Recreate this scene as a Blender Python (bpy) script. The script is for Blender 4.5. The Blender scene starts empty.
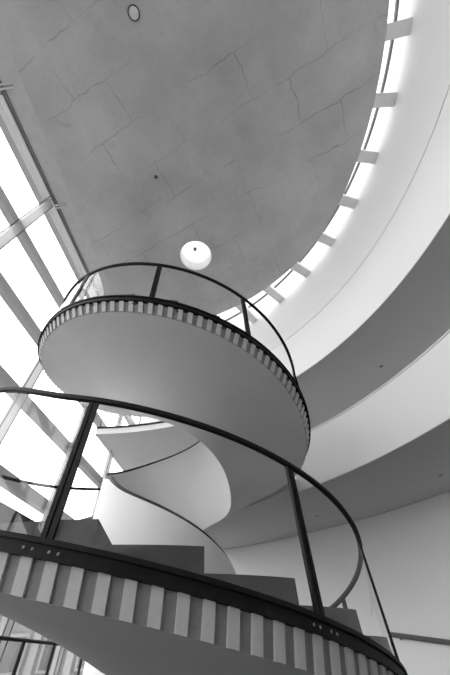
import bpy, bmesh, math, random
from mathutils import Matrix, Vector
random.seed(7)
S = bpy.context.scene
COL = S.collection
E = 0.5                       # height of the lens above the floor; the figures below are measured from the lens
R_ = math.radians
PI = math.pi

# ------------------------------------------------------------------ materials
def mat(name, g, rough=0.6, spec=0.3, bump=0.0, bscale=30.0, var=0.0, vscale=3.0, metallic=0.0):
    m = bpy.data.materials.new(name); m.use_nodes = True
    nt = m.node_tree; b = nt.nodes['Principled BSDF']
    b.inputs['Base Color'].default_value = (g, g, g, 1)
    b.inputs['Roughness'].default_value = rough
    b.inputs['Specular IOR Level'].default_value = spec
    b.inputs['Metallic'].default_value = metallic
    tc = nt.nodes.new('ShaderNodeTexCoord')
    if var:
        n = nt.nodes.new('ShaderNodeTexNoise'); n.inputs['Scale'].default_value = vscale
        n.inputs['Detail'].default_value = 6
        mr = nt.nodes.new('ShaderNodeMapRange')
        mr.inputs['From Min'].default_value = .3; mr.inputs['From Max'].default_value = .7
        mr.inputs['To Min'].default_value = g - var; mr.inputs['To Max'].default_value = g + var
        nt.links.new(tc.outputs['Object'], n.inputs['Vector'])
        nt.links.new(n.outputs['Fac'], mr.inputs['Value'])
        nt.links.new(mr.outputs[0], b.inputs['Base Color'])
    if bump:
        n = nt.nodes.new('ShaderNodeTexNoise'); n.inputs['Scale'].default_value = bscale
        bp = nt.nodes.new('ShaderNodeBump'); bp.inputs['Strength'].default_value = bump
        bp.inputs['Distance'].default_value = .01
        nt.links.new(tc.outputs['Object'], n.inputs['Vector'])
        nt.links.new(n.outputs['Fac'], bp.inputs['Height'])
        nt.links.new(bp.outputs[0], b.inputs['Normal'])
    return m

def glass_mat(name, tint=.94, refl=.06, edge=.35):
    m = bpy.data.materials.new(name); m.use_nodes = True
    nt = m.node_tree; nt.nodes.clear()
    o = nt.nodes.new('ShaderNodeOutputMaterial'); mx = nt.nodes.new('ShaderNodeMixShader')
    t = nt.nodes.new('ShaderNodeBsdfTransparent'); g = nt.nodes.new('ShaderNodeBsdfGlossy')
    t.inputs[0].default_value = (tint, tint, tint, 1)
    g.inputs['Roughness'].default_value = .01; g.inputs[0].default_value = (.9, .9, .9, 1)
    lw = nt.nodes.new('ShaderNodeLayerWeight'); lw.inputs[0].default_value = .5
    pw = nt.nodes.new('ShaderNodeMath'); pw.operation = 'POWER'; pw.inputs[1].default_value = 4
    mr = nt.nodes.new('ShaderNodeMapRange'); mr.inputs['To Min'].default_value = refl; mr.inputs['To Max'].default_value = edge
    nt.links.new(lw.outputs['Facing'], pw.inputs[0]); nt.links.new(pw.outputs[0], mr.inputs['Value'])
    nt.links.new(mr.outputs[0], mx.inputs[0]); nt.links.new(t.outputs[0], mx.inputs[1]); nt.links.new(g.outputs[0], mx.inputs[2])
    nt.links.new(mx.outputs[0], o.inputs[0])
    return m

def frosted_mat(name, g=.9, through=.5):
    m = bpy.data.materials.new(name); m.use_nodes = True
    nt = m.node_tree; nt.nodes.clear()
    o = nt.nodes.new('ShaderNodeOutputMaterial'); mx = nt.nodes.new('ShaderNodeMixShader'); mx2 = nt.nodes.new('ShaderNodeMixShader')
    t = nt.nodes.new('ShaderNodeBsdfTransparent'); d = nt.nodes.new('ShaderNodeBsdfDiffuse'); tr = nt.nodes.new('ShaderNodeBsdfTranslucent')
    for n in (t, d, tr): n.inputs[0].default_value = (g, g, g, 1)
    mx.inputs[0].default_value = through; mx2.inputs[0].default_value = .5
    nt.links.new(d.outputs[0], mx2.inputs[1]); nt.links.new(tr.outputs[0], mx2.inputs[2])
    nt.links.new(mx2.outputs[0], mx.inputs[1]); nt.links.new(t.outputs[0], mx.inputs[2])
    nt.links.new(mx.outputs[0], o.inputs[0])
    return m

def concrete_mat():
    m = bpy.data.materials.new('cast_concrete'); m.use_nodes = True
    nt = m.node_tree; L = nt.links; b = nt.nodes['Principled BSDF']
    b.inputs['Roughness'].default_value = .75; b.inputs['Specular IOR Level'].default_value = .2
    tc = nt.nodes.new('ShaderNodeTexCoord')
    def noise(scale, detail=5, rough=.55, vec=None, dist=0):
        n = nt.nodes.new('ShaderNodeTexNoise'); n.inputs['Scale'].default_value = scale
        n.inputs['Detail'].default_value = detail; n.inputs['Roughness'].default_value = rough
        n.inputs['Distortion'].default_value = dist
        L.new(vec or tc.outputs['Object'], n.inputs['Vector']); return n
    def rng(src, a, c, lo, hi):
        r = nt.nodes.new('ShaderNodeMapRange'); r.inputs['From Min'].default_value = a; r.inputs['From Max'].default_value = c
        r.inputs['To Min'].default_value = lo; r.inputs['To Max'].default_value = hi; L.new(src, r.inputs['Value']); return r.outputs[0]
    def mul(a, c):
        n = nt.nodes.new('ShaderNodeMath'); n.operation = 'MULTIPLY'; L.new(a, n.inputs[0])
        if isinstance(c, float): n.inputs[1].default_value = c
        else: L.new(c, n.inputs[1])
        return n.outputs[0]
    cloud = rng(noise(.7, 7).outputs['Fac'], .3, .7, .80, 1.12)
    fine = rng(noise(9, 8, .7).outputs['Fac'], .3, .7, .95, 1.05)
    # board joints, wandering a little
    mp = nt.nodes.new('ShaderNodeMapping'); mp.inputs['Rotation'].default_value = (0, 0, R_(24))
    L.new(tc.outputs['Object'], mp.inputs['Vector'])
    nz = noise(1.6, 3); 
    ad = nt.nodes.new('ShaderNodeVectorMath'); ad.operation = 'SCALE'; ad.inputs['Scale'].default_value = .30
    L.new(nz.outputs['Color'], ad.inputs[0])
    ad2 = nt.nodes.new('ShaderNodeVectorMath'); ad2.operation = 'ADD'
    L.new(mp.outputs[0], ad2.inputs[0]); L.new(ad.outputs[0], ad2.inputs[1])
    br = nt.nodes.new('ShaderNodeTexBrick')
    br.inputs['Scale'].default_value = 1.0; br.inputs['Brick Width'].default_value = 1.9; br.inputs['Row Height'].default_value = .95
    br.inputs['Mortar Size'].default_value = .022; br.inputs['Mortar Smooth'].default_value = 1
    br.inputs['Color1'].default_value = (1, 1, 1, 1); br.inputs['Color2'].default_value = (1, 1, 1, 1); br.inputs['Mortar'].default_value = (0, 0, 0, 1)
    L.new(ad2.outputs[0], br.inputs['Vector'])
    gate = rng(noise(.9, 3).outputs['Fac'], .42, .66, 0, 1)
    inv = nt.nodes.new('ShaderNodeMath'); inv.operation = 'SUBTRACT'; inv.inputs[0].default_value = 1
    L.new(br.outputs['Color'], inv.inputs[1])
    joint = rng(mul(inv.outputs[0], gate), 0, 1, 1, .60)
    # pale and dark stain runs
    st = rng(noise(1.3, 8, .65, dist=1.2).outputs['Fac'], .6, .72, 1, .86)
    v = mul(mul(mul(mul(cloud, fine), joint), st), .57)
    L.new(v, b.inputs['Base Color'])
    return m

def building_mat():
    m = bpy.data.materials.new('weathered_masonry'); m.use_nodes = True
    nt = m.node_tree; L = nt.links; b = nt.nodes['Principled BSDF']; b.inputs['Roughness'].default_value = .9
    tc = nt.nodes.new('ShaderNodeTexCoord'); br = nt.nodes.new('ShaderNodeTexBrick')
    mp = nt.nodes.new('ShaderNodeMapping'); mp.inputs['Rotation'].default_value = (R_(90), 0, 0)
    br.inputs['Scale'].default_value = 1.2
    br.inputs['Color1'].default_value = (.08, .08, .08, 1); br.inputs['Color2'].default_value = (.11, .11, .11, 1); br.inputs['Mortar'].default_value = (.13, .13, .13, 1)
    L.new(tc.outputs['Object'], mp.inputs[0]); L.new(mp.outputs[0], br.inputs['Vector']); L.new(br.outputs['Color'], b.inputs['Base Color'])
    return m

M = dict(
    white=mat('white_plaster', .94, .7, .2, bump=.05, bscale=60),
    white2=mat('white_paint_wall', .92, .7, .2, bump=.05, bscale=60),
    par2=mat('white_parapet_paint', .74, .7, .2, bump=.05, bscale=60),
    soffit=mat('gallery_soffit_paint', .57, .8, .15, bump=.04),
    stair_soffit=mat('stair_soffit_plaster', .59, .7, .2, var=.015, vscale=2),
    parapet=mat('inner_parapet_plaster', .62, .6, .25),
    black=mat('black_steel', .005, .6, .12, var=.002, vscale=20),
    rail=mat('black_rail_paint', .007, .55, .12),
    tread=mat('dark_tread_stone', .048, .6, .25, var=.012, vscale=8),
    slat_l=mat('pale_fascia_slat', .47, .7, .2, var=.02, vscale=25),
    slat_d=mat('grey_fascia_recess', .20, .7, .2, var=.015, vscale=25),
    glass=glass_mat('balustrade_glass', .96, .035, .30),
    pane=glass_mat('window_glass', .985, .02, .12),
    eaves=frosted_mat('translucent_eaves_glass', .48, .05),
    dim_glass=glass_mat('roof_dimming_glass', .42, .03, .1),  # tint of the added roof sheet, holds back sky light
    opal=frosted_mat('opal_glass', .85, .5),
    fin=frosted_mat('frosted_glass_fin', .60, .34),
    transom=mat('grey_aluminium', .60, .5, .3, var=.02, vscale=4),
    concrete=concrete_mat(),
    strip=mat('board_marked_concrete', .56, .75, .2, var=.04, vscale=5),
    bracket=mat('pale_concrete_bracket', .9, .7, .2, var=.02),
    frame=mat('dark_window_frame', .10, .5, .3),
    steel=mat('brushed_steel', .55, .35, .5, metallic=.6),
    lens=mat('dark_lens', .06, .4, .4),
    floor=mat('grey_stone_floor', .045, .5, .3, var=.012, vscale=1.5),
    ground=mat('pale_paving', .09, .9, .1, var=.02, vscale=.5),
    brick=building_mat(),
    stone=mat('pale_building_stone', .17, .9, .1, var=.03, vscale=.6),
    darkwin=mat('dark_window_pane', .05, .2, .5),
    railgrey=mat('grey_wall_rail', .10, .45, .35),
)

# ------------------------------------------------------------------ mesh helpers
def link(name, me, parent=None):
    o = bpy.data.objects.new(name, me); COL.objects.link(o)
    if parent: o.parent = parent
    return o
def empty(name, loc=(0, 0, 0)):
    o = bpy.data.objects.new(name, None); COL.objects.link(o); o.location = loc; o.empty_display_size = .2
    return o
def tag(o, label=None, cat=None, group=None, kind=None):
    if label: o['label'] = label
    if cat: o['category'] = cat
    if group: o['group'] = group
    if kind: o['kind'] = kind
    return o
class MB:
    """collects vertices (lens-relative heights) and faces, builds ONE mesh object"""
    def __init__(s): s.v = []; s.f = []; s.mi = []
    def add(s, vs, fs, mi=0):
        k = len(s.v); s.v += [tuple(p) for p in vs]
        for f in fs: s.f.append([i + k for i in f]); s.mi.append(mi)
    def sweep(s, rings, closed=False, cap=True, mi=0):
        n = len(rings[0]); vs = [p for r in rings for p in r]; fs = []
        m = len(rings)
        for i in range(m if closed else m - 1):
            a = i * n; c = ((i + 1) % m) * n
            for j in range(n): fs.append([a + j, a + (j + 1) % n, c + (j + 1) % n, c + j])
        if cap and not closed: fs += [list(range(n))[::-1], [(m - 1) * n + j for j in range(n)]]
        s.add(vs, fs, mi)
    def sheet(s, rows, mi=0):
        n = len(rows[0]); vs = [p for r in rows for p in r]; fs = []
        for i in range(len(rows) - 1):
            for j in range(n - 1): fs.append([i*n+j, i*n+j+1, (i+1)*n+j+1, (i+1)*n+j])
        s.add(vs, fs, mi)
    def hexa(s, p, mi=0):     # p: 4 bottom corners then 4 top corners
        s.add(p, [[3, 2, 1, 0], [4, 5, 6, 7], [0, 1, 5, 4], [1, 2, 6, 5], [2, 3, 7, 6], [3, 0, 4, 7]], mi)
    def tube(s, path, r, n=8, mi=0, closed=False, ry=None):
        P = [Vector(p) for p in path]; rings = []; ry = ry or r
        for i, p in enumerate(P):
            a = P[max(i-1, 0)]; c = P[min(i+1, len(P)-1)]
            d = (c - a).normalized(); up = Vector((0, 0, 1))
            if abs(d.z) > .95: up = Vector((1, 0, 0))
            sd = d.cross(up).normalized(); u = sd.cross(d).normalized()
            rings.append([p + sd*math.cos(2*PI*k/n)*r + u*math.sin(2*PI*k/n)*ry for k in range(n)])
        s.sweep(rings, closed, True, mi)
    def build(s, name, mats, parent=None, smooth=True, angle=35):
        if not isinstance(mats, (list, tuple)): mats = [mats]
        base = parent_origin(parent)
        me = bpy.data.meshes.new(name)
        me.from_pydata([(x - base[0], y - base[1], z + E - base[2]) for x, y, z in s.v], [], s.f)
        for m in mats: me.materials.append(m)
        for p, i in zip(me.polygons, s.mi): p.material_index = i
        bm = bmesh.new(); bm.from_mesh(me); bmesh.ops.remove_doubles(bm, verts=bm.verts, dist=1e-5)
        bmesh.ops.recalc_face_normals(bm, faces=bm.faces); bm.to_mesh(me); bm.free()
        if smooth:
            me.shade_smooth()
            me.set_sharp_from_angle(angle=R_(angle))
        return link(name, me, parent)
def parent_origin(o):
    v = Vector((0, 0, 0))
    while o is not None: v = v + Vector(o.location); o = o.parent
    return v
def frange(a, b, n): return [a + (b - a) * i / n for i in range(n + 1)]

# ------------------------------------------------------------------ plan of the building
X0, Y0 = -3.845, .533              # centre of the round void
R1 = 8.444                         # edge of the galleries
R3 = 11.53                         # outer wall
VA = .055; FD = 5.228              # the window wall: direction and distance
FN = (-math.cos(VA), math.sin(VA)) # outward
FT = (math.sin(VA), math.cos(VA))  # along
def fac(a, out, z):                # along, distance from lens line, height
    return (FT[0]*a + FN[0]*out, FT[1]*a + FN[1]*out, z)
def pol(r, deg, z, c=(X0, Y0)):
    return (c[0] + r*math.cos(R_(deg)), c[1] + r*math.sin(R_(deg)), z)
def ang_at_facade(r, d=FD - .03, side=1):
    # polar angle where the circle radius r meets the plane at distance d
    dc = X0*FN[0] + Y0*FN[1]; h = d - dc
    base = math.degrees(math.atan2(FN[1], FN[0])); return base - side*math.degrees(math.acos(h / r))
FLOOR = -E
def ring(mb, ri, ro, z0, z1, a0, a1, n, mi=0):
    rings = []
    for a in frange(a0, a1, n):
        q0 = z0(a) if callable(z0) else z0; q1 = z1(a) if callable(z1) else z1
        rings.append([pol(ri, a, q0), pol(ro, a, q0), pol(ro, a, q1), pol(ri, a, q1)])
    mb.sweep(rings, mi=mi)

aN1, aS1 = ang_at_facade(R1), -360 + ang_at_facade(R1, side=-1)
aN3, aS3 = ang_at_facade(R3), -360 + ang_at_facade(R3, side=-1)
G2B, G2T, G2F = 2.59, 3.825, 2.85
G1B, G1T, G1F = 5.551, 7.132, 5.76
DISC = 9.05

# floor
mb = MB(); mb.hexa([(-5.5, -13, FLOOR-.2), (9, -13, FLOOR-.2), (9, 14, FLOOR-.2), (-5.5, 14, FLOOR-.2), (-5.5, -13, FLOOR), (9, -13, FLOOR), (9, 14, FLOOR), (-5.5, 14, FLOOR)])
tag(mb.build('floor', M['floor'], smooth=False), kind='structure')
# outer round wall
mb = MB(); ring(mb, R3, R3+.25, FLOOR, 10.2, aS3, aN3, 120)
tag(mb.build('wall_right', M['white2']), kind='structure')
WT = lambda a: 9.76 + .36*max(0, min(1, (a + 10) / 45))   # head of the wall climbs a little towards the stair side
# upper wall above the gallery parapet, up to the roof slot
mb = MB(); ring(mb, R1, R1+.22, G1T+.022, WT, aS1, aN1, 120)
tag(mb.build('wall_upper', M['white']), kind='structure')
# roof over the galleries
mb = MB(); ring(mb, R1+.23, R3+.25, 10.22, 10.4, aS3, aN3, 90)
tag(mb.build('ceiling_gallery', M['white2']), kind='structure')
# dark slot frame on the head of the wall
mb = MB(); ring(mb, R1-.05, R1+.12, lambda a: WT(a)+.005, lambda a: WT(a)+.085, aS1, aN1, 120)
tag(mb.build('trim_1', M['frame']), kind='structure')

# ------------------------------------------------------------------ ceiling: concrete half disc with a round roof light
def disc_r(a): return 7.91 - .020*max(0, min(38, a - 26))     # edge of the concrete disc, drawn in a little towards the stair
OC = (-.777, 4.32); OR = .52
def ceil_build():
    bm = bmesh.new()
    d_in = 4.19
    loop = []
    # arc of the disc, cut along the line parallel to the window wall
    dc = X0*FN[0] + Y0*FN[1]; h = d_in - dc
    base = math.degrees(math.atan2(FN[1], FN[0]))
    hi = base - math.degrees(math.acos(h / disc_r(99))); lo = base + math.degrees(math.acos(h / disc_r(-99))) - 360
    for a in frange(lo, hi, 140): loop.append(pol(disc_r(a), a, DISC))
    outer = [bm.verts.new((x, y, z + E)) for x, y, z in loop]
    inner = [bm.verts.new((OC[0] + OR*math.cos(2*PI*i/48), OC[1] + OR*math.sin(2*PI*i/48), DISC + E)) for i in range(48)]
    ed = [bm.edges.new((l[i], l[(i+1) % len(l)])) for l in (outer, inner) for i in range(len(l))]
    g = bmesh.ops.triangle_fill(bm, use_beauty=True, edges=ed)
    fs = [f for f in bm.faces]
    ex = bmesh.ops.extrude_face_region(bm, geom=fs)
    for v in ex['geom']:
        if isinstance(v, bmesh.types.BMVert): v.co.z += .34
    bmesh.ops.recalc_face_normals(bm, faces=bm.faces)
    me = bpy.data.meshes.new('ceiling'); bm.to_mesh(me); bm.free(); me.materials.append(M['concrete'])
    return link('ceiling', me)
ceil = tag(ceil_build(), kind='structure')
# board marked strip along the window wall
mb = MB(); a0, a1 = -6.6, 7.1
p = [fac(a0, 4.191, DISC-.006), fac(a0, 4.66, DISC-.006), fac(a1, 4.66, DISC-.006), fac(a1, 4.191, DISC-.006)]
mb.hexa(p + [(x, y, z + .36) for x, y, z in p])
mb.build('edge_strip', M['strip'], ceil, smooth=False)
mb = MB()
for o0, o1, zz in ((4.665, 4.70, -.05), (4.73, 4.765, -.03)):
    p = [fac(a0, o0, DISC+zz), fac(a0, o1, DISC+zz), fac(a1, o1, DISC+zz), fac(a1, o0, DISC+zz)]
    mb.hexa(p + [(x, y, DISC+.34) for x, y, z in p])
mb.build('edge_frame', M['slat_d'], ceil, smooth=False)
mb = MB()
p = [fac(a0-4, 4.77, 9.68), fac(a0-4, FD+.1, 9.68), fac(a1+5, FD+.1, 9.68), fac(a1+5, 4.77, 9.68)]
mb.hexa(p + [(x, y, z + .03) for x, y, z in p])
mb.build('eaves_panel', M['eaves'], ceil, smooth=False)
# brackets tying the disc to the wall
for i, a in enumerate([-62, -53.5, -45, -36, -27, -17.3, -8.1, .4, 8.9, 17.2, 25.8, 34.6, 43.8, 53, 62]):
    mb = MB(); w = .14
    c = math.cos(R_(a)); s = math.sin(R_(a))
    def bp(r, t, z): return (X0 + c*r - s*t, Y0 + s*r + c*t, z)
    ri, ro = disc_r(a) - .02, R1 + .02
    z0, z1 = DISC + .012, DISC + .24
    mb.hexa([bp(ri, -w, z0), bp(ro, -w, z0), bp(ro, w, z0), bp(ri, w, z0), bp(ri, -w, z1), bp(ro, -w, z1), bp(ro, w, z1), bp(ri, w, z1)])
    mb.build('bracket', M['bracket'], ceil, smooth=False)

# tinted sheet added over the slot and the roof light to dim the sky
mb = MB(); hh = math.degrees(math.acos((FD - .1 - (X0*FN[0] + Y0*FN[1])) / (R1 + .2))); bb = math.degrees(math.atan2(FN[1], FN[0]))
mb.add([pol(R1+.2, a, 10.225) for a in frange(bb + hh - 360, bb - hh, 140)], [list(range(141))])
tag(mb.build('roof_dimming_pane', M['dim_glass'], smooth=False), kind='structure')

# round roof light
sk = tag(empty('skylight', (OC[0], OC[1], DISC + E)), 'round white skylight recessed in the concrete ceiling', 'skylight')
mb = MB(); N = 48
mb.sweep([[(OC[0]+r*math.cos(2*PI*k/N), OC[1]+r*math.sin(2*PI*k/N), z) for r, z in ((OR-.012, DISC+.0), (OR-.012, DISC+.72), (OR+.05, DISC+.72), (OR+.05, DISC+.36), (OR-.002, DISC+.36), (OR-.002, DISC+.0))] for k in range(N)], closed=True)
mb.build('drum', M['bracket'], sk)
mb = MB(); vs = [(OC[0]+(OR-.015)*math.cos(2*PI*k/N), OC[1]+(OR-.015)*math.sin(2*PI*k/N), DISC+.55) for k in range(N)]
mb.add(vs, [list(range(N))])
mb.build('glass_disc', M['opal'], sk, smooth=False)
mb = MB(); q = (-.775, 4.33)
ctr = (-.775*1.058, 4.08*1.058)
for r, z0, z1 in ((.06, DISC+.49, DISC+.55), (.04, DISC+.46, DISC+.49)):
    mb.sweep([[(ctr[0]+r*math.cos(2*PI*k/16), ctr[1]+r*math.sin(2*PI*k/16), z) for k in range(16)] for z in (z0, z1)])
tag(mb.build('sensor', M['railgrey'], sk), 'small grey sensor disc')

def downlight(name, x, y, z, r, label, cat, group=None, dark=False):
    t = tag(empty(name, (x, y, z + E)), label, cat, group)
    n = 28; mb = MB()
    mb.sweep([[(x+q*math.cos(2*PI*k/n), y+q*math.sin(2*PI*k/n), zz) for q, zz in ((r, z), (r, z-.012), (r*.86, z-.018), (r*.80, z-.004))] for k in range(n)], closed=True)
    mb.build('rim', M['lens'] if dark else M['steel'], t)
    mb = MB(); mb.sweep([[(x+q*math.cos(2*PI*k/n), y+q*math.sin(2*PI*k/n), zz) for k in range(n)] for q, zz in ((r*.8, z-.002), (r*.8, z-.006), (r*.4, z-.008))])
    mb.build('lens', M['bracket'] if dark else M['lens'], t)
    return t
downlight('ceiling_light', -1.51*.942, -1.19*.942, DISC, .125, 'round recessed light with dark rim near the top of the concrete ceiling', 'ceiling light', dark=True)
# small sensor dot
t = tag(empty('ceiling_sensor', (-1.7*.942, 2.04*.942, DISC + E)), 'tiny dark sensor dot in the middle of the concrete ceiling', 'sensor')
mb = MB(); x, y = -1.7*.942, 2.04*.942
for r, z0, z1 in ((.05, DISC-.015, DISC), (.032, DISC-.045, DISC-.015)):
    mb.sweep([[(x+r*math.cos(2*PI*k/16), y+r*math.sin(2*PI*k/16), z) for k in range(16)] for z in (z0, z1)])
mb.build('housing', M['railgrey'], t)

# ------------------------------------------------------------------ galleries
def gallery(zb, zf, aend, label):
    g = tag(empty('gallery_balcony', pol(R1, 20, zb + E)), label, 'balcony')
    mb = MB(); rings = []
    for t in range(121):
        i = aS1 + (min(aN1, aend)-aS1)*t/120; o = aS3 + (min(aN3, aend)-aS3)*t/120
        rings.append([pol(R1+.012, i, zb-.004), pol(R3-.02, o, zb-.004), pol(R3-.02, o, zf), pol(R1+.012, i, zf)])
    mb.sweep(rings)
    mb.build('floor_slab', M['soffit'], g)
    return g
g1 = gallery(G1B, G1F, 999, 'upper white gallery balcony curving right below the concrete ceiling')
mb = MB(); ring(mb, R1, R1+.2, G1B, G1T, aS1, 57, 100); mb.build('parapet', M['white'], g1)
mb = MB(); ring(mb, R1, R1+.2, G1B, G1F, 57.01, aN1, 40); mb.build('edge_band', M['white'], g1)
mb = MB(); ring(mb, R1-.035, R1+.09, G1F+.0, G1F+.06, 66, aN1, 40); mb.build('edge_cap', M['black'], g1)
mb = MB(); mb.sheet([[pol(R1+.05, a, z) for z in (G1F+.07, G1F+1.05)] for a in frange(70, aN1-.3, 20)]); mb.build('glass_panel', M['glass'], g1)
mb = MB(); mb.tube([pol(R1+.05, a, G1F+1.08) for a in frange(70, aN1-.3, 24)], .022); mb.build('handrail', M['rail'], g1)
for a in (70, 78, 86, aN1-.5):
    mb = MB(); mb.tube([pol(R1+.08, a, G1F+.05), pol(R1+.08, a, G1F+1.07)], .014, 8); mb.build('post', M['rail'], g1)
g2 = gallery(G2B, G2F, 78, 'lower white gallery balcony with dark underside at right')
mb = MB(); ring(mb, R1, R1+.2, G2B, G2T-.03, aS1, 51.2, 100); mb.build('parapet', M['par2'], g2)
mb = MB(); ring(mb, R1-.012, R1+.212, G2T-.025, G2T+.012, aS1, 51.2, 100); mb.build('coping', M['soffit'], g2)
mb = MB(); rings = []
for a in frange(51.2, 76, 30):           # the landing plate where the stair meets the gallery
    dx, dy = -1.387 - X0, 5.324 - Y0; D = math.hypot(dx, dy); dl = R_(a) - math.atan2(dy, dx)
    ri = min(D*math.cos(dl) + math.sqrt(max(0, 3.0**2 - (D*math.sin(dl))**2)), R1 - .06)
    rings.append([pol(ri, a, G2B-.004), pol(R1+.012, a, G2B-.004), pol(R1+.012, a, G2F), pol(ri, a, G2F)])
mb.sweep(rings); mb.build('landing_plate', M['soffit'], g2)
for x, y, z, lab in ((4.43, 6.41, G1B, 'small dark downlight in the soffit of the upper gallery'),
                     (4.50, 6.72, G2B, 'small dark downlight in the lower gallery soffit near the right edge'),
                     (2.13, 8.85, G2B, 'small dark downlight in the lower gallery soffit seen through the stair glass')):
    downlight('downlight', x, y, z, .062, lab, 'ceiling light')

# wall rail sloping down along the round wall
mb = MB(); mb.tube([pol(R3-.08, a, .33 + (a-51.5)*.0345) for a in frange(51.6, 26, 40)], .045, 10)
t = tag(empty('wall_handrail', pol(R3-.08, 45, E + .1)), 'dark sloping handrail on the white wall at lower right', 'handrail')
mb.build('rail', M['railgrey'], t)
for a in (50.8, 44, 37, 30):
    mb = MB(); z = .33 + (a-51.5)*.0345; mb.tube([pol(R3+.0, a, z-.06), pol(R3-.05, a, z-.06), pol(R3-.08, a, z-.03)], .012, 6); mb.build('wall_bracket', M['railgrey'], t)

# ------------------------------------------------------------------ window wall
win = tag(empty('window_1', fac(0, FD, FLOOR + E)), kind='structure')
TZ = [9.5, 7.79, 6.14, 4.52, 2.93, 1.31, -.30]
A0, A1 = -10.6, 12.0
for z in TZ:
    mb = MB(); h = .125 if z > 0 else .08
    p = [fac(A0, FD-.02, z-h), fac(A0, FD+.16, z-h), fac(A1, FD+.16, z-h), fac(A1, FD-.02, z-h)]
    mb.hexa(p + [(x, y, z+h) for x, y, _ in p]); mb.build('transom', M['transom'], win, smooth=False)
FA = [-10.9 + 2.63*i for i in range(9)]
FA = [2.24 - 2.63*i for i in range(5, 0, -1)] + [2.24, 5.02, 7.60, 10.0]
for a in FA:
    mb = MB()
    p = [fac(a-.085, FD-.16, FLOOR), fac(a+.085, FD-.16, FLOOR), fac(a+.085, FD-.04, FLOOR), fac(a-.085, FD-.04, FLOOR)]
    mb.hexa(p + [(x, y, 9.67) for x, y, _ in p]); f = mb.build('glass_fin', M['fin'], win, smooth=False)
    mb = MB(); mb.tube([fac(a-.17, FD-.2, FLOOR), fac(a-.17, FD-.2, 9.67)], .016, 6); mb.build('tie_rod', M['frame'], f)
    mb = MB(); mb.tube([fac(a+.10, FD-.16, FLOOR), fac(a+.10, FD-.16, 9.67)], .015, 6); mb.build('edge_bead', M['frame'], f)
    if -6 < a < 7:
        mb = MB()
        for da in (-.035, .035):
            mb.tube([fac(a+da, FD-.1, 9.62), fac(a+da, 4.72, 9.0), fac(a+da, 4.42, 9.02)], .022, 6)
        mb.build('ceiling_arm', M['transom'], win)
zs_ = sorted(TZ + [FLOOR, 9.68]); as_ = sorted([A0] + FA[1:] + [A1])
for i in range(len(zs_)-1):
    for j in range(len(as_)-1):
        mb = MB(); mb.add([fac(as_[j], FD+.06, zs_[i]), fac(as_[j+1], FD+.06, zs_[i]), fac(as_[j+1], FD+.06, zs_[i+1]), fac(as_[j], FD+.06, zs_[i+1])], [[0, 1, 2, 3]])
        mb.build('window_pane', M['pane'], win, smooth=False)
# guard rail along the foot of the window wall
gr = tag(empty('guard_rail', fac(9, FD-.35, 0)), 'black guard rail with slim posts before the window at lower left', 'railing')
mb = MB(); mb.tube([fac(a, FD-.3, .56) for a in frange(2.5, 11.5, 12)], .03, 8); mb.build('top_rail', M['rail'], gr)
for a in (3.0, 4.27, 5.54, 6.8, 8.05, 9.3, 10.9):
    mb = MB(); p = [fac(a-.035, FD-.32, FLOOR), fac(a+.035, FD-.32, FLOOR), fac(a+.035, FD-.28, FLOOR), fac(a-.035, FD-.28, FLOOR)]
    mb.hexa(p + [(x, y, .56) for x, y, _ in p]); mb.build('post', M['rail'], gr, smooth=False)
mb = MB(); mb.sheet([[fac(a, FD-.27, z) for z in (FLOOR+.08, .5)] for a in (2.5, 7, 11.4)]); mb.build('glass_panel', M['glass'], gr, smooth=False)

# ------------------------------------------------------------------ spiral staircase
def sstep(t): t = max(0, min(1, t)); return t*t*(3-2*t)
LX, LY, LR = -1.462, 5.242, 3.084
UX, UY, UR = -1.387, 5.324, 2.87
def axis(th):
    k = sstep((th - 110) / 130.0)
    return LX + (UX-LX)*k, LY + (UY-LY)*k, LR + (UR-LR)*k - .07*sstep((th-375)/35)*sstep((480-th)/40)
LAND = 2.85; TOP = G1F
TH0 = -110; TH1 = 560
def zst(th):                      # height of the string line
    lo = .649 + .613*R_(th) - .11*sstep((th-20)/70)*sstep((250-th)/60); up = 3.886 + .635*R_(th-360)
    if th < 225: z = min(lo, LAND); 
    else: z = max(up, LAND)
    # rounded transitions at the landing
    if th < 236:
        d = lo - LAND; w = .12
        z = lo if d < -w else (LAND if d > w else LAND - (w-d)**2/(4*w))
    else:
        d = up - LAND; w = .12
        z = up if d > w else (LAND if d < -w else LAND + (d+w)**2/(4*w))
    if z > TOP: z = TOP
    return z
def opt(th, dr, dz):
    x, y, r = axis(th); r += dr
    return (x - r*math.sin(R_(th)), y - r*math.cos(R_(th)), zst(th) + dz)
# plan of the well: an egg-shaped oval, tabulated by direction from the stair axis
WX, WY = -1.2201, 5.6232
def well(p):
    r = 1.2232 + .103*math.cos(p) + .0651*math.cos(2*p) - .1049*math.sin(2*p) + .0592*math.cos(3*p) - .0453*math.sin(3*p)
    return WX - r*math.sin(p), WY - r*math.cos(p)
WT_ = []
last = None
for k in range(-40, 760):
    p = R_(k - 360 + 180); x, y = well(p); t = math.atan2(LX+.03 - x, LY+.04 - y)
    t += 2*PI*round((p - t)/(2*PI)); WT_.append((math.degrees(t), p))
WT_.sort()
import bisect
WK = [a for a, _ in WT_]
def ipt(th, dr, z):
    t = th
    while t > WK[-2]: t -= 360
    while t < WK[1]: t += 360
    k = bisect.bisect(WK, t); a0_, p0 = WT_[k-1]; a1_, p1 = WT_[k]
    p = p0 + (p1-p0)*(t-a0_)/max(a1_-a0_, 1e-6); x, y = well(p)
    return (x - dr*math.sin(p), y - dr*math.cos(p), z)
stair = tag(empty('spiral_staircase', (LX, LY, 0)), 'white spiral staircase with black stringer, striped edge and glass balustrade', 'staircase')
THS = frange(TH0, TH1, 340)
FB = -.285                       # foot of the striped edge
def fb(th): return FB + .03*sstep((th-230)/60)
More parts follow.
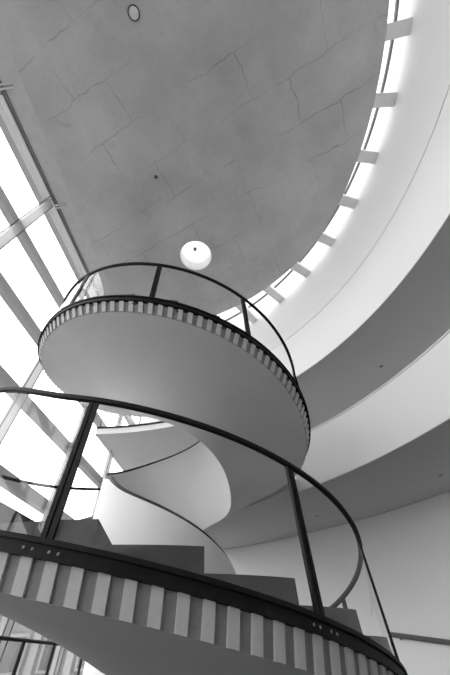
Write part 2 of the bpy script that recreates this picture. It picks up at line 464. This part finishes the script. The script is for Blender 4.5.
def fin_(th): return .045 + .045*sstep((th-230)/60)
SB = -1.0                        # soffit depth at the well
def inner_drop(th):
    return -.49 - .15*sstep((th+30)/40) - .34*sstep((th-75)/80)
# soffit: ruled surface from the striped edge to the well, closed to a shell
rows = []
for th in THS:
    o = opt(th, -.03 - fin_(th), fb(th)); ob = (o[0], o[1], max(o[2], FLOOR+.0))
    i = ipt(th, .0, max(zst(th) + inner_drop(th), FLOOR))
    rows.append([tuple(ob[k] + (i[k]-ob[k])*t for k in range(3)) for t in (0, .25, .5, .75, 1)])
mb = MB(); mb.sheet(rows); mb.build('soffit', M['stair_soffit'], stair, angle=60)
# striped edge: pale slats and grey recesses alternate
PER = 3.1
mb = MB(); k0 = int((TH0 + 5.5) / PER) - 1
th = -5.5 + PER*k0 - .75
while th < TH1:
    for wdt, dr, mi in ((1.45, 0.0, 0), (PER-1.45, -.022, 1)):
        a, c = max(th, TH0), min(th + wdt, TH1)
        if c > a + .05:
            for q0, q1 in ((a, (a+c)/2), ((a+c)/2, c)):
                P = []
                for z0, ins in ((fb(c), fin_(c)), (-.095, 0)):
                    for q, d in ((q0, dr-.01-ins), (q1, dr-.01-ins), (q1, -.06-ins), (q0, -.06-ins)):
                        x, y, z = opt(q, d, z0); P.append((x, y, max(z, FLOOR + (.0 if z0 < -.1 else .01))))
                mb.hexa(P, mi)
        th += wdt
mb.build('striped_edge', [M['slat_l'], M['slat_d']], stair, smooth=False)
# black stringer, a channel with a lip
prof = [(-.05, -.105), (.012, -.105), (.012, -.03), (.03, -.03), (.03, 0.0), (-.05, 0.0)]
mb = MB(); rr = []
for th in THS:
    r = []
    for d, z in prof:
        x, y, zz = opt(th, d, z); r.append((x, y, max(zz, FLOOR + .001*(z+.12))))
    rr.append(r)
mb.sweep(rr); stg = mb.build('stringer', M['black'], stair)
# steps
def step(a, c, top):
    P = []; n = 5; mb = MB(); rings = []
    for th in frange(a, c, n):
        x, y, r = axis(th); ro = r - .03
        zb = max(min(zst(th), top - .03) - .085, FLOOR)
        o = (x - ro*math.sin(R_(th)), y - ro*math.cos(R_(th)))
        i = ipt(th, .075, 0)
        zi = zb
        rings.append([(o[0], o[1], zb), (i[0], i[1], zi), (i[0], i[1], top), (o[0], o[1], top)])
    mb.sweep(rings); mb.build('step', M['tread'], stair, smooth=False)
th = -9.5 - 14*7
while th < 206:
    step(th, th + 14, min(zst(th) + .175, LAND + .02)); th += 14
step(th, 262, LAND + .02)
th = 262.0
while th < 360 + 172:
    step(th, th + 14, min(zst(th) + .125, TOP + .02)); th += 14
# inner parapet (a solid white ribbon) with its dark handrail
def ih(th): return .98 - .11*sstep((th-45)/45)*sstep((170-th)/50)
rr = []
for th in THS:
    z0 = max(zst(th) + inner_drop(th), FLOOR); z1 = zst(th) + ih(th)
    rr.append([ipt(th, -.0, z0), ipt(th, .07, z0+.06), ipt(th, .07, z1), ipt(th, -.0, z1)])
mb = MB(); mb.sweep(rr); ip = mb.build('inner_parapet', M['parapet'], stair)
mb = MB(); path = [ipt(th, .02, zst(th) + ih(th) + .022) for th in THS]; mb.tube(path, .026, 10); mb.build('inner_handrail', M['rail'], ip)
# outer balustrade
HR0 = 1.10
def HR(th): return HR0 + .09*sstep(th/17)*sstep((70-th)/40) if th < 90 else HR0
GAP = (203, 214)
ENDT = 545
def rail_run(a, c):
    n = max(8, int((c-a)/2)); rings = []
    mb = MB(); 
    for th in frange(a, c, n):
        pts = []
        for k in range(10):
            q = 2*PI*k/10
            x, y, z = opt(th, -.01 + .030*math.cos(q), HR(th) + .033*math.sin(q)); pts.append((x, y, z))
        rings.append(pts)
    mb.sweep(rings); mb.build('handrail', M['rail'], stair)
rail_run(-119, 200); rail_run(217, ENDT)
def post(th):
    mb = MB(); w = .042; x, y, r = axis(th)
    ur = (-math.sin(R_(th)), -math.cos(R_(th))); ut = (-ur[1], ur[0])
    z0 = zst(th) - .09; z1 = zst(th) + HR(th) - .02
    def bar(t0, t1, r0, r1):
        P = []
        for z in (z0, z1):
            for t, q in ((t0, r0), (t1, r0), (t1, r1), (t0, r1)):
                P.append((x + ur[0]*(r+q) + ut[0]*t, y + ur[1]*(r+q) + ut[1]*t, z))
        mb.hexa(P)
    bar(-w, -.008, -.03, .0); bar(.008, w, -.03, .0); bar(-.02, .02, -.025, -.01)
    mb.build('post', M['rail'], stair, smooth=False)
    # pairs of pale bolts in the stringer under the post
    for t in (-.115, -.055, .055, .115) if -50 < th < 50 else ():
        th2 = th + math.degrees(t / r); c = opt(th2, .013, -.065)
        u2 = (-math.sin(R_(th2)), -math.cos(R_(th2))); v2 = (-u2[1], u2[0]); b = MB()
        b.sweep([[(c[0] + u2[0]*q + v2[0]*rad*math.cos(2*PI*k/10), c[1] + u2[1]*q + v2[1]*rad*math.cos(2*PI*k/10), c[2] + rad*math.sin(2*PI*k/10)) for k in range(10)] for q, rad in ((-.004, .009), (.003, .009), (.006, .005))])
        b.build('bolt', M['slat_d'], stg)
POSTS = [-104, -71.5, -40.8, -4.0, 36, 78, 122, 160, 200, 217, 244, 270, 288, 321.8, 354.1, 385.6, 417, 450, 483, 516, ENDT]
for p_ in POSTS: post(p_)
for a, c in zip(POSTS[:-1], POSTS[1:]):
    if (a, c) == (200, 217): continue
    mb = MB(); n = max(4, int((c-a)/2))
    mb.sheet([[opt(th, -.016, z) for z in (-.02, HR(th)-.01)] for th in frange(a+.9, c-.9, n)])
    mb.build('glass_panel', M['glass'], stair)
# ------------------------------------------------------------------ outside
mb = MB(); mb.hexa([(-90, -80, FLOOR-.5), (-5.55, -80, FLOOR-.5), (-5.55, 90, FLOOR-.5), (-90, 90, FLOOR-.5), (-90, -80, FLOOR-.06), (-5.55, -80, FLOOR-.06), (-5.55, 90, FLOOR-.06), (-90, 90, FLOOR-.06)])
tag(mb.build('ground', M['ground'], smooth=False), kind='structure')
def building(cx, cy, rz, w, d, h, label, wallm, nx, nz):
    b = tag(empty('building', (cx, cy, FLOOR-.06 + E)), label, 'building'); c, s = math.cos(rz), math.sin(rz)
    def P(x, y, z): return (cx + c*x - s*y, cy + s*x + c*y, FLOOR-.06 + z)
    def box(x0, x1, y0, y1, z0, z1, nm, m, par):
        q = MB(); q.hexa([P(x0, y0, z0), P(x1, y0, z0), P(x1, y1, z0), P(x0, y1, z0), P(x0, y0, z1), P(x1, y0, z1), P(x1, y1, z1), P(x0, y1, z1)])
        return q.build(nm, m, par, smooth=False)
    box(-w/2, w/2, -d/2, d/2, 0, h, 'wall', wallm, b)
    box(-w/2-.2, w/2+.2, -d/2-.2, d/2+.2, h, h+.3, 'cornice', M['stone'], b)
    for i in range(nx):
        for k in range(nz):
            x = -w/2 + w*(i+.5)/nx; z = .9 + (h-1.0)*k/nz
            f = box(x-.75, x+.75, -d/2-.12, -d/2, z, z+2.0, 'window', M['stone'], b)
            box(x-.6, x+.6, -d/2-.14, -d/2-.1, z+.15, z+1.85, 'pane', M['darkwin'], f)
    for i in range(nx+1):
        x = -w/2 + w*i/nx
        box(x-.25, x+.25, -d/2-.2, -d/2, 0, h, 'pilaster', M['stone'], b)
building(-13.3, 35.3, R_(22), 28, 8, 7.5, 'grey masonry building with pilasters seen through the window at lower left', M['brick'], 11, 2)

# ------------------------------------------------------------------ light
w = bpy.data.worlds.new('overcast_sky'); S.world = w; w.use_nodes = True
nt = w.node_tree; bg = nt.nodes['Background']
tc = nt.nodes.new('ShaderNodeTexCoord'); sx = nt.nodes.new('ShaderNodeSeparateXYZ'); nt.links.new(tc.outputs['Generated'], sx.inputs[0])
cr = nt.nodes.new('ShaderNodeMapRange'); cr.inputs['From Min'].default_value = -.02; cr.inputs['From Max'].default_value = .03
cr.inputs['To Min'].default_value = .08; cr.inputs['To Max'].default_value = 1
nt.links.new(sx.outputs['Z'], cr.inputs['Value']); nt.links.new(cr.outputs[0], bg.inputs['Color'])
bg.inputs['Strength'].default_value = 5.7
# ------------------------------------------------------------------ camera
cam = bpy.data.cameras.new('camera'); co = bpy.data.objects.new('camera', cam); COL.objects.link(co)
A = Matrix(((0.9976573365538037, 0.06840934746341623, 0.0),
            (0.051268093850742914, -0.7476754545667228, -0.6620823190445096),
            (-0.04529261941290026, 0.6605312829973112, -0.7494311194557136)))
# rows are the world axes written in camera axes
co.matrix_world = Matrix.Translation((0, 0, E)) @ A.to_4x4()
cam.sensor_fit = 'VERTICAL'; cam.sensor_height = 36; cam.lens = 291.697/675*36; cam.clip_start = .02
S.camera = co
S.view_settings.view_transform = 'Standard'
S.view_settings.look = 'None'
S.view_settings.exposure = 0.0
S.view_settings.gamma = 1.12
